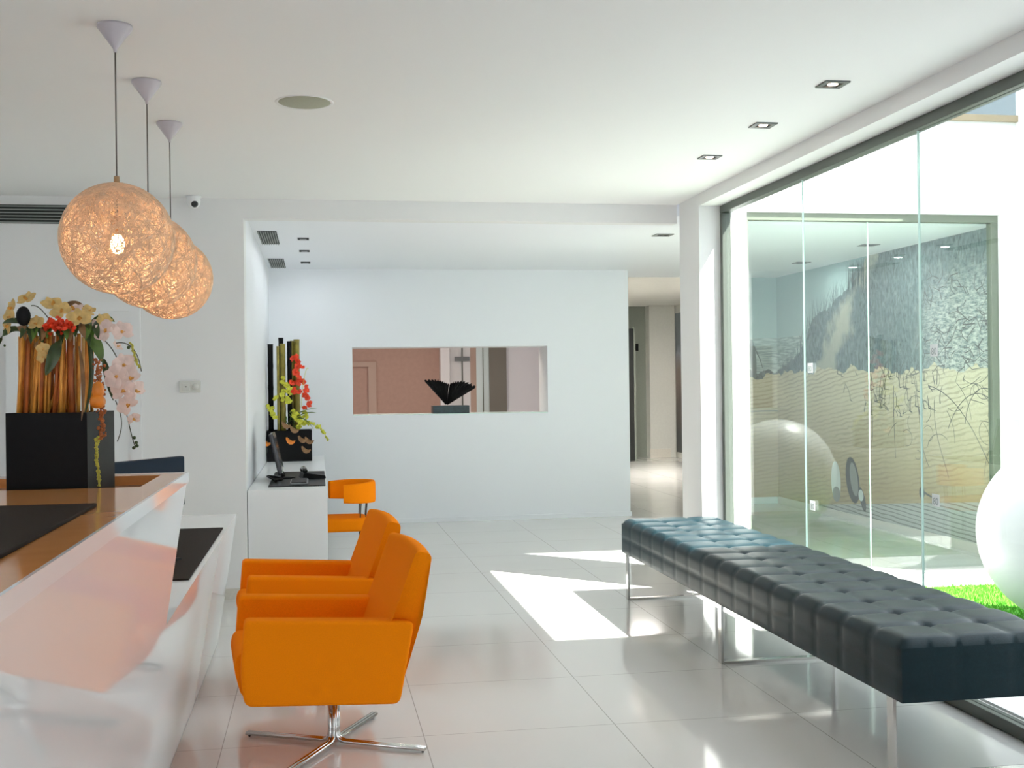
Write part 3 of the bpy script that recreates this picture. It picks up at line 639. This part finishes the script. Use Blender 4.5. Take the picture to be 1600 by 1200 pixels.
# ================================================================= ARMCHAIRS
def round_poly(poly, rads, n=5):
    out = []
    N = len(poly)
    for i in range(N):
        p = Vector(poly[i]); a = Vector(poly[i-1]); b = Vector(poly[(i+1) % N]); r = rads[i] if isinstance(rads, (list, tuple)) else rads
        da, db = (a-p), (b-p); r = min(r, da.length*.48, db.length*.48)
        p0 = p+da.normalized()*r; p1 = p+db.normalized()*r
        for k in range(n+1):
            u = k/n; out.append(tuple(p0*(1-u)**2+p*2*u*(1-u)+p1*u*u))
    return out
def armchair():
    t = thing('armchair', 'orange upholstered swivel armchair nearer the camera with chrome star base', 'armchair', (.046, 4.404, 0), R(6), 'orange swivel armchairs')
    W = .29; th = .085
    arm = round_poly([(-.335, .543), (.262, .503), (.205, .208), (-.338, .243), (-.352, .34)], [.02, .03, .03, .03, .1])
    for s_ in (-1, 1):
        y0, y1 = (-W, -W+th) if s_ < 0 else (W-th, W)
        MB().prism(arm, y0, y1, 'y').build('armrest', M['orange'], t, bevel=.014, segs=3)
    bk = [(.275, .755), (.328, .738), (.285, .50), (.222, .214), (.06, .225), (.09, .30), (.178, .503)]
    # backrest: full width above the arms, crowned top
    q = MB(); nseg = 10
    prof = round_poly([(.270, .757), (.328, .741), (.287, .495), (.215, .21), (.05, .222), (.10, .32), (.176, .503)], [.022, .022, .15, .03, .01, .02, .1], 5)
    n = len(prof); vs = []; fs = []
    for j in range(nseg+1):
        v = j/nseg*2-1
        for (x, z) in prof:
            k = max(0, min(1, (z-.43)/.06)); hw = (W-th-.002)+(th-.004+.002)*(k*k*(3-2*k))
            e = 1-abs(v)**8*.5
            vs.append((x + (.010*(1-v*v) if x > .2 else -.008*(1-v*v))*(1 if z > .4 else 0), v*hw, z+(.012*(1-v*v) if z > .7 else 0)))
    for j in range(nseg):
        for i in range(n): fs.append((j*n+i, j*n+(i+1) % n, (j+1)*n+(i+1) % n, (j+1)*n+i))
    fs += [tuple(range(n)), tuple(range((nseg+1)*n-1, nseg*n-1, -1))]
    q.add(vs, fs, 0, True)
    q.build('backrest', M['orange'], t, bevel=.012, segs=3)
    seat = round_poly([(-.358, .415), (.13, .385), (.09, .25), (-.345, .255), (-.372, .36)], [.05, .02, .02, .03, .08])
    MB().prism(seat, -W+th+.003, W-th-.003, 'y').build('seat', M['orange'], t, bevel=.016, segs=3)
    # base
    MB().lathe([(.0001, .235), (.021, .235), (.021, .125), (.0001, .125)], 20).build('column', M['chrome'], t)
    for k, ang in enumerate((57, 147, -33, -123)):
        c, s_ = math.cos(R(ang)), math.sin(R(ang)); q = MB()
        for off in (-.0075, .0075):
            pts = [(.012, .165), (.013, .06), (.016, .036), (.026, .022), (.045, .0165), (.37, .0145)]
            q.tube([(r*c-off*s_, r*s_+off*c, z) for r, z in pts], .0078, 8)
        lg = q.build('leg', M['chrome'], t)
        MB().ball((.36*c, .36*s_, .006), .006, 8, 6).build('glide', M['black'], lg)
    return t
a0_ = armchair()
dup(a0_, (.002, 5.346, 0), R(6), label='orange upholstered swivel armchair farther from the camera behind its twin')

# ================================================================= BENCH
bn = thing('bench', 'long black tufted leather bench on chrome sled legs beside the window', 'bench', (2.2, 5.31, 0))
bx, by = .31, 1.775; z0, z1 = .283, .478
def soft(a, n):     # cushion height 0..1 over a seam grid
    f_ = (a*n) % 1.0; return max(0, 1-(2*abs(f_-.5))**3.2)
NL, NW = 16, 3
q = MB()
def rnd_edge(u, lo, hi, r): return u
def topf(u, v):
    x = -bx+2*bx*v; y = -by+2*by*u
    p = .016*(soft(u, NL)**.6*(.45+.55*soft(v, NW)**.6)) if 0 < u < 1 and 0 < v < 1 else 0
    e = min(min(u, 1-u)*2*by, min(v, 1-v)*2*bx); k = min(1, e/.035); k = 1-(1-k)**2
    ux, vx = u*NL, v*NW
    d2 = ((ux-round(ux))*2*by/NL)**2+((vx-round(vx))*2*bx/NW)**2
    btn = .020*math.exp(-d2/.0005) if .05 < v < .95 and .02 < u < .98 else 0
    return (x, y, z1-.016*(1-k)+p*k-btn*k+.004*k)
q.grid(topf, NL*10, NW*12)
def sidef(sx):
    def fn(u, v):
        y = -by+2*by*u; zz = z0+(z1-.016-z0)*v
        p = .005*(soft(u, NL)*soft(v, 2))**.35
        return (sx*(bx+p), y, zz)
    return fn
def endf(sy):
    def fn(u, v):
        x = -bx+2*bx*u; zz = z0+(z1-.016-z0)*v
        return (x, sy*(by+.005*(soft(u, NW)*soft(v, 2))**.5), zz)
    return fn
for s_ in (-1, 1): q.grid(sidef(s_), NL*10, 12); q.grid(endf(s_), NW*10, 12)
q.box(-bx, bx, -by, by, z0-.001, z0)
cu = q.build('cushion', M['leather'], bn)
bmm = bmesh.new(); bmm.from_mesh(cu.data); bmesh.ops.remove_doubles(bmm, verts=bmm.verts, dist=.0008); bmesh.ops.recalc_face_normals(bmm, faces=bmm.faces); bmm.to_mesh(cu.data); bmm.free()
cu.data.set_sharp_from_angle(angle=R(48))
for y in (-1.69, -.02, 1.66):
    q = MB(); b = .012
    q.box(-bx, -bx+b, y-.022, y+.022, 0, z0-.001); q.box(bx-b-.03, bx-.03, y-.022, y+.022, 0, z0-.001); q.box(-bx+b, bx-b-.03, y-.022, y+.022, 0, b); q.box(-bx+b, bx-b-.03, y-.022, y+.022, z0-b-.001, z0-.001)
    q.build('leg', M['chrome'], bn)

# ================================================================= ALCOVE FURNITURE
cd = thing('console_desk', 'white built-in console desk along the alcove wall', 'desk', (-.2, 9.4, 0))
MB().box(-.25, .255, -1.79, 1.85, .65, .69).build('desktop', M['white_satin'], cd, bevel=.002)
MB().box(-.25, .255, -1.82, -1.79, 0, .69).build('end_panel', M['white_satin'], cd, bevel=.002)
MB().box(-.25, .255, 1.82, 1.85, 0, .65).build('end_panel', M['white_satin'], cd)
MB().box(-.25, -.23, -1.79, 1.82, .0, .65).build('back_panel', M['white_satin'], cd)
o = MB().box(-.33, .045, 7.78, 9.1, .69, .696).build('desk_mat', M['black'], bevel=.002); tag(o, 'black mat on the white console desk in the alcove', 'desk mat', 'desk mats')
mo = thing('computer_monitor', 'slim black monitor seen edge-on on the alcove console desk', 'monitor', (-.25, 8.45, .696))
TM = Matrix.Rotation(R(-13), 4, 'Y')
hs = MB().box(-.018, .012, -.22, .22, .045, .335, 0, TM).build('housing', M['black_gloss'], mo, bevel=.005)
MB().box(.012, .014, -.20, .20, .06, .32, 0, TM).build('screen', M['screen'], hs)
MB().lathe([(.0001, .0), (.085, .0), (.082, .01), (.0001, .014)], 28).build('base', M['black'], mo); MB().tube([(0, 0, .01), (-.012, 0, .08)], .016, 10).build('stand', M['chrome'], mo)
tl = thing('telephone', 'low black desk telephone on the alcove mat', 'telephone', (-.045, 8.42, .696), R(8))
MB().prism(round_poly([(-.085, 0), (.085, 0), (.08, .022), (-.07, .045)], .008), -.10, .10, 'y').build('telephone_body', M['black'], tl, bevel=.005)
MB().tube(curve_pts([(-.06, -.085, .055), (-.06, -.04, .075), (-.06, .04, .075), (-.06, .085, .055)]), .017, 10).build('handset', M['black_gloss'], tl)
kb = thing('keyboard', 'thin silver black keyboard before the alcove monitor', 'keyboard', (-.13, 8.0, .696))
kc = MB().box(-.06, .06, -.18, .18, 0, .016).build('keyboard_case', M['grey_metal'], kb, bevel=.004)
MB().box(-.05, .05, -.17, .17, .016, .02).build('keys', M['black'], kc)
q = MB()
for i in range(4):
    q.tube(curve_pts([(-.25, 8.3+.03*i, .70), (-.36-.02*i, 8.1, .72+.02*i), (-.36, 7.95, .78-.02*i), (-.30+.02*i, 7.9, .73), (-.29, 8.05+.05*i, .702)], 20), .004, 6)
o = q.build('cable', M['black']); tag(o, 'loops of black cable behind the alcove monitor', 'cable')
# small desk chair
ch = thing('desk_chair', 'small orange chair with curved backrest at the alcove console', 'chair', (.15, 8.32, 0))
MB().prism(round_poly([(-.22, -.19), (.18, -.17), (.2, 0), (.18, .17), (-.22, .19)], .07), .33, .425, 'z').build('seat', M['orange'], ch, bevel=.025, segs=3)
q = MB(); NA = 22
def bandf(u, v):
    th_ = R(-90+206*u); c, s_ = math.cos(th_), math.sin(th_)
    k = v*2*math.pi; ro = .012*math.cos(k); rz_ = math.copysign(abs(math.sin(k))**.35, math.sin(k))
    hh = .078*(1-.18*abs(2*u-1)**2)
    ro = math.copysign(abs(math.cos(k))**.5, math.cos(k))*.018
    return ((.215+ro)*c+.02, (.205+ro)*s_, .60+hh*rz_-.0*u)
q.grid(bandf, NA, 20)
for u in (0, 1):
    ring = [bandf(u, j/20) for j in range(20)]; q.add(ring, [tuple(range(20))], 0, False)
q.build('backrest', M['orange'], ch)
for (x, y) in ((.145, -.125), (.19, -.06), (.145, .125), (.19, .06)): MB().tube([(x*.93, y, .40), (x, y*1.05, .55)], .0045, 6).build('support_rod', M['rod'], ch)
for (x, y) in ((-.17, -.14), (-.17, .14), (.14, -.13), (.14, .13)): MB().tube([(x, y, .345), (x*1.12, y*1.12, 0)], .008, 8).build('leg', M['rod'], ch)

# alcove arrangement
fb = thing('flower_arrangement', 'tall arrangement of bamboo poles with red and lime flowers in a black planter', 'flower arrangement', (-.25, 10.59, .69))
V = .00585
def A(px, py, dy=0): return Vector(((px-454.5)*V, dy, (721-py)*V))
pl = MB(); a, b_, h2 = .195, .15, .275
for (x0, x1, y0, y1) in ((-a, a, -b_, -b_+.01), (-a, a, b_-.01, b_), (-a, -a+.01, -b_+.01, b_-.01), (a-.01, a, -b_+.01, b_-.01)): pl.box(x0, x1, y0, y1, 0, h2)
pl.box(-a+.01, a-.01, -b_+.01, b_-.01, 0, h2-.03); pl.build('planter', M['black'], fb)
for (px, top, mt, r_, dy) in ((426, 541, 'black', .024, .05), (442, 531, 'black', .022, .09), (445, 541, 'bamboo', .024, -.02), (455, 537, 'black', .020, .0), (459, 536, 'bamboo', .018, .06), (466, 534, 'bamboo', .026, .04), (438, 545, 'bamboo', .012, -.06)):
    b0, t0 = A(px, 676, dy), A(px, top, dy); n = 24; rr = [r_*(1.08 if i % 6 == 0 else 1) for i in range(n+1)]
    MB().tube([b0.lerp(t0, i/n) for i in range(n+1)], rr, 10).build('bamboo_pole', M[mt], fb)
rnd = random.Random(21)
def spray(pts, n, spread, size, mat, name):
    for (px, py) in pts:
        q = MB()
        for i in range(n):
            c = A(px+rnd.gauss(0, spread), py+rnd.gauss(0, spread*1.2), -.1+rnd.uniform(-.05, .05))
            orchid(q, c, (rnd.uniform(-.6, .6), -1, rnd.uniform(-.4, .6)), size*rnd.uniform(.8, 1.2), rnd.uniform(0, 6), 0, 0)
        q.build(name, mat, fb)
spray([(465, 565), (466, 585), (464, 600), (466, 615), (476, 605), (480, 618), (484, 635), (470, 575)], 3, 3, .032, M['red_flower'], 'red_blossom')
spray([(450, 605), (447, 618), (452, 628), (445, 598), (424, 640), (431, 648), (427, 645), (465, 655), (472, 660), (478, 650), (463, 648), (482, 664), (470, 668), (455, 612), (434, 622)], 3, 2.2, .026, M['yellow_flower'], 'yellow_blossom')
for (px, py, sx) in ((456, 692, 1), (474, 690, 1), (484, 692, 1), (479, 706, 1), (420, 694, 1), (462, 675, 1), (450, 668, 1)):
    q = MB(); leaf(q, [A(px-6, py-8, -.17), A(px-3, py, -.18), A(px+2, py+3, -.185), A(px+7, py-3, -.18)], .04, side=(.3, .2, .9)); q.build('leaf', M['leaf_brown'] if px not in (420, 456) else M['orange_fruit'], fb)
for i in range(10):
    px, py = 462+i*1.0, 655; x1 = 480+rnd.uniform(-40, 30); q = MB()
    leaf(q, [A(455+rnd.uniform(-15, 20), 672, -.05), A(456+rnd.uniform(-20, 20), 655, -.08), A((x1+460)/2, 645+rnd.uniform(-10, 10), -.1), A(x1, 655+rnd.uniform(-15, 20), -.12)], .018, side=(.3, .8, .5)); q.build('leaf', M['leaf_green'], fb)
q = MB()
tr = curve_pts([A(478, 664, -.12), A(495, 662, -.14), A(505, 675, -.14), A(513, 690, -.14)], 16); q.tube(tr, .003, 5)
q.tube(curve_pts([A(472, 640, -.1), A(476, 585, -.1), A(482, 575, -.1), A(484, 580, -.1)]), .002, 5)
for p in tr[3:]:
    for j in range(2): petal(q, Matrix.Translation(p) @ Matrix.Rotation(rnd.uniform(0, 6), 4, 'Y') @ Matrix.Rotation(rnd.uniform(-1, 1), 4, 'X'), .035, .022, .2)
q.build('trailing_stem', M['yellow_flower'], fb)

# sculpture in the opening
scu = thing('sculpture', 'black ribbed wing-shaped sculpture on a slate block in the wall opening', 'sculpture', (1.30, 11.56, oz0+.008))
MB().box(-.165, .20, -.10, .10, 0, .078).build('plinth', M['slate'], scu, bevel=.003)
def wing(a_in, a_mid, a_out, r_in, r_mid, r_out, dep, name):
    q = MB(); NU, NV = 72, 14
    def pt(u, v, sgn):
        an = R((1-u)**2*a_in+2*u*(1-u)*a_mid+u*u*a_out); rr = (1-u)**2*r_in+2*u*(1-u)*r_mid+u*u*r_out
        rib = .006*math.sin(u*math.pi*26)*v**.5; jag = 1+.03*math.sin(u*61)+.02*math.sin(u*143)
        thick = .022*(1-v)*(1-u*.3)+.006
        curve = dep*math.sin(math.pi*.5*u)*v-.05*v*v*(1-u)
        r_ = max(.012, rr*v*jag)
        return (r_*math.cos(an)-.02, curve+sgn*(thick+rib*.8), .078+r_*math.sin(an))
    q.grid(lambda u, v: pt(u, v, -1), NU, NV); q.grid(lambda u, v: pt(u, v, 1), NU, NV)
    n1 = (NU+1)*(NV+1)
    rim = [i*(NV+1)+NV for i in range(NU+1)]
    q.f += [(rim[i], rim[i+1], rim[i+1]+n1, rim[i]+n1) for i in range(NU)]; q.mi += [0]*NU; q.sm += [False]*NU
    e1 = [(j, j+1, j+1+n1, j+n1) for j in range(NV)]; e2 = [(NU*(NV+1)+j, NU*(NV+1)+j+1, NU*(NV+1)+j+1+n1, NU*(NV+1)+j+n1) for j in range(NV)]
    q.f += e1+e2; q.mi += [0]*(2*NV); q.sm += [False]*(2*NV)
    q.build(name, M['black'], scu)
wing(84, 104, 131, .215, .245, .335, .05, 'wing')
wing(82, 66, 31, .215, .265, .345, -.05, 'wing')

# ================================================================= COURTYARD THINGS
g = thing('sphere_lamp', 'large white sphere lamp standing on the courtyard grass', 'garden lamp', (4.02, 5.62, -.005))
MB().ball((0, 0, .52), .5, 64, 40).build('globe', M['sphere'], g); MB().lathe([(.0001, 0), (.16, 0), (.16, .06), (.0001, .06)], 32).build('base', M['white_satin'], g)
gr = MB(); rnd = random.Random(2)
gr.box(3.3, 4.95, 4.9, 6.98, -.02, -.008)
vs = []; fs = []
for i in range(26000):
    x, y = rnd.uniform(3.3, 4.95), rnd.uniform(4.9, 6.98); hgt = rnd.uniform(.012, .03); an = rnd.uniform(0, 6.3); c, s_ = .0035*math.cos(an), .0035*math.sin(an); b = len(vs)
    vs += [(x-c, y-s_, -.01), (x+c, y+s_, -.01), (x+rnd.uniform(-.01, .01), y+rnd.uniform(-.01, .01), -.01+hgt)]; fs.append((b, b+1, b+2))
gr.add(vs, fs)
o = gr.build('artificial_grass', M['grass'], fix=False); tag(o, 'bright green artificial grass patch on the courtyard floor', 'grass', kind='stuff')
# glass stickers
for (y, z, lb) in ((5.800, 1.42, 'white number sticker at head height on the far window joint'), (5.790, .687, 'white number sticker at knee height on the far window joint'), (4.545, .835, 'white number sticker at knee height on the near window joint'), (4.545, 1.475, 'faint white number sticker at head height on the near window joint')):
    t = thing('glass_sticker', lb, 'sticker', (XG-.0052, y, z), 0, 'number stickers on the window panes')
    MB().box(-.001, 0, -.030, .030, -.026, .026).build('label_square', M['sticker'], t)
    cu_ = bpy.data.curves.new('lettering', 'FONT'); cu_.body = '80'; cu_.size = .042; cu_.align_x = 'CENTER'; cu_.align_y = 'CENTER'; cu_.extrude = .0002; cu_.materials.append(M['ink'])
    o_ = bpy.data.objects.new('lettering', cu_); me_ = bpy.data.meshes.new_from_object(o_); bpy.data.objects.remove(o_)
    o = bpy.data.objects.new('lettering', me_); COL.objects.link(o); o.parent = t; o.location = (-.0014, 0, -.006); o.rotation_euler = (R(90), 0, R(-90))

# ================================================================= BEACH MURAL (object x = 12.1 - Y)
q = MB(); q.box(0, 4.33, 0, .010, .075, ZA)
rnd = random.Random(31)
def ribbon(pts, w0, w1, mi):
    pts = [Vector(p) for p in pts]; n = len(pts); vs = []; fs = []
    for i, p in enumerate(pts):
        t = pts[min(i+1, n-1)]-pts[max(i-1, 0)]; t = Vector((t.x, t.z)).normalized() if t.length > 0 else Vector((1, 0)); wv = w0+(w1-w0)*i/(n-1)
        vs += [(p.x-t.y*wv, -.0004, p.z+t.x*wv), (p.x+t.y*wv, -.0004, p.z-t.x*wv)]
    for i in range(n-1): fs.append((2*i, 2*i+1, 2*i+3, 2*i+2))
    q.add(vs, fs, mi)
def sz(s, z): return (s, 0, z)
# marram grass blades along the dune crest
crest = [(.1, 1.47), (.35, 1.56), (.7, 1.75), (.95, 2.0), (1.4, 2.12), (1.8, 2.25), (2.05, 2.4)]
for i in range(170):
    k = rnd.random()*(len(crest)-1); a_ = int(k); fr_ = k-a_; s_ = crest[a_][0]*(1-fr_)+crest[a_+1][0]*fr_; zz = crest[a_][1]*(1-fr_)+crest[a_+1][1]*fr_
    hh = rnd.uniform(.06, .2)*(.6 if s_ < .6 else 1); ln = rnd.gauss(.02, .05)
    ribbon(curve_pts([sz(s_, zz-.06), sz(s_+ln*.3, zz+hh*.5), sz(s_+ln, min(2.49, zz+hh))], 5), .0045, .001, 2)
for i in range(60):
    s_ = rnd.uniform(1.72, 2.2); zz = 2.1+rnd.random()*.2; ribbon(curve_pts([sz(s_, zz), sz(s_+.01, zz+.12), sz(s_+rnd.gauss(0, .03), min(2.49, zz+rnd.uniform(.2, .38)))], 5), .005, .001, 2)
# twigs in the sand
for i in range(70):
    s_ = max(1.5, min(4.25, rnd.gauss(2.6, .35))); zz = rnd.uniform(1.02, 1.42); hh = rnd.uniform(.04, .16)
    ribbon(curve_pts([sz(s_, zz), sz(s_+rnd.gauss(0, .02), zz+hh*.5), sz(s_+rnd.gauss(0, .05), zz+hh)], 5), rnd.uniform(.003, .008), .003, 1)
    if rnd.random() < .6: ribbon([sz(s_, zz), sz(s_+rnd.uniform(.03, .12), zz+rnd.gauss(0, .015))], .006, .001, 1)
for i in range(34):
    s_, zz = rnd.uniform(2.6, 4.3), rnd.uniform(.75, 1.45); an = rnd.uniform(0, 6.3); L = rnd.uniform(.15, .5); pts = []; x, z_ = s_, zz; cvt = rnd.gauss(0, 1.6)
    for k in range(12):
        pts.append(sz(min(4.32, max(.02, x)), z_)); x += math.cos(an)*L/12; z_ += math.sin(an)*L/12*.8; an += cvt/12*2
    ribbon(pts, .003, .002, 1)
for pts in ([(2.95, 1.40), (3.1, 1.1), (3.0, .85), (3.2, .62)], [(3.2, 1.3), (3.6, 1.25), (3.9, 1.0), (4.1, .62), (4.3, .45)], [(3.75, 1.0), (3.8, 1.3), (4.1, 1.4), (4.3, 1.1)], [(3.5, .95), (3.75, 1.35), (4.15, 1.32), (4.3, .95)], [(2.2, 1.4), (2.22, 1.1), (2.21, .8)], [(2.62, 1.3), (2.6, 1.0), (2.64, .66)], [(3.3, 1.2), (3.25, .9), (3.45, .7), (3.5, .55)]):
    ribbon(curve_pts([sz(*p) for p in pts], 20), .004, .003, 1)
for i in range(90):     # scrub on the bright dune face at the right
    s_, zz = rnd.uniform(3.1, 4.25), rnd.uniform(1.45, 2.2); an = rnd.uniform(0, 6.3); L = rnd.uniform(.08, .3)
    ribbon([sz(s_, zz), sz(min(4.32, s_+math.cos(an)*L*.5), zz+math.sin(an)*L*.4), sz(min(4.32, s_+math.cos(an+.4)*L), min(2.4, zz+math.sin(an+.4)*L*.7))], .005, .002, 1)
def oval(cx, cz, a_, b_, rot, mi, off, n=28, egg=.0):
    vs = [(0, 0, 0)]; vs = []
    for i in range(n):
        u = 2*math.pi*i/n; x, z_ = a_*math.cos(u)*(1+egg*math.sin(u)), b_*math.sin(u)
        vs.append((cx+x*math.cos(rot)-z_*math.sin(rot), off, cz+x*math.sin(rot)+z_*math.cos(rot)))
    q.add(vs, [tuple(range(n))], mi)
# printed pair of flip-flops lying on the sand
oval(1.80, .40, .135, .225, .30, 3, -.0006); oval(1.83, .41, .075, .165, .30, 4, -.0009); oval(2.0, .235, .05, .12, .45, 3, -.0006); oval(1.97, .27, .05, .055, .4, 5, -.0010)
oval(1.44, .36, .105, .20, .06, 5, -.0006); oval(1.45, .235, .085, .075, .05, 6, -.0008)
ribbon([sz(1.37, .36), sz(1.44, .44), sz(1.5, .34)], .009, .009, 6); ribbon([sz(1.44, .44), sz(1.45, .50)], .007, .007, 6)
oval(3.08, .395, .045, .05, 0, 1, -.0006); ribbon([sz(3.05, .42), sz(3.2, .38), sz(3.32, .36)], .012, .004, 1)
mu = q.build('beach_mural', [M['mural'], M['twig'], M['grassink'], M['flip'], M['flip_grey'], M['flip_pale'], M['flip_grey']], loc=(5.0345-.010, 12.1, 0), fix=False)
mu.rotation_euler = (0, 0, R(-90))
tag(mu, 'large printed beach mural of dunes and sand on the corridor wall', 'wall print')

# printed sea continuing round the corner on the corridor end wall
q = MB(); q.box(-.72, 0, 0, .008, .075, ZA); oval(-.28, 1.60, .035, .22, .08, 1, -.0006); ribbon([sz(-.27, 1.74), sz(-.2, 1.6), sz(-.17, 1.5)], .008, .004, 1)
q.box(-.72, 0, -.0008, -.0004, 1.02, 1.03, 1)
es = q.build('sea_mural', [M['mural'], M['grassink']], loc=(5.024, 12.091, 0), fix=False)
tag(es, 'narrow teal sea print on the end wall of the glazed corridor', 'wall print')
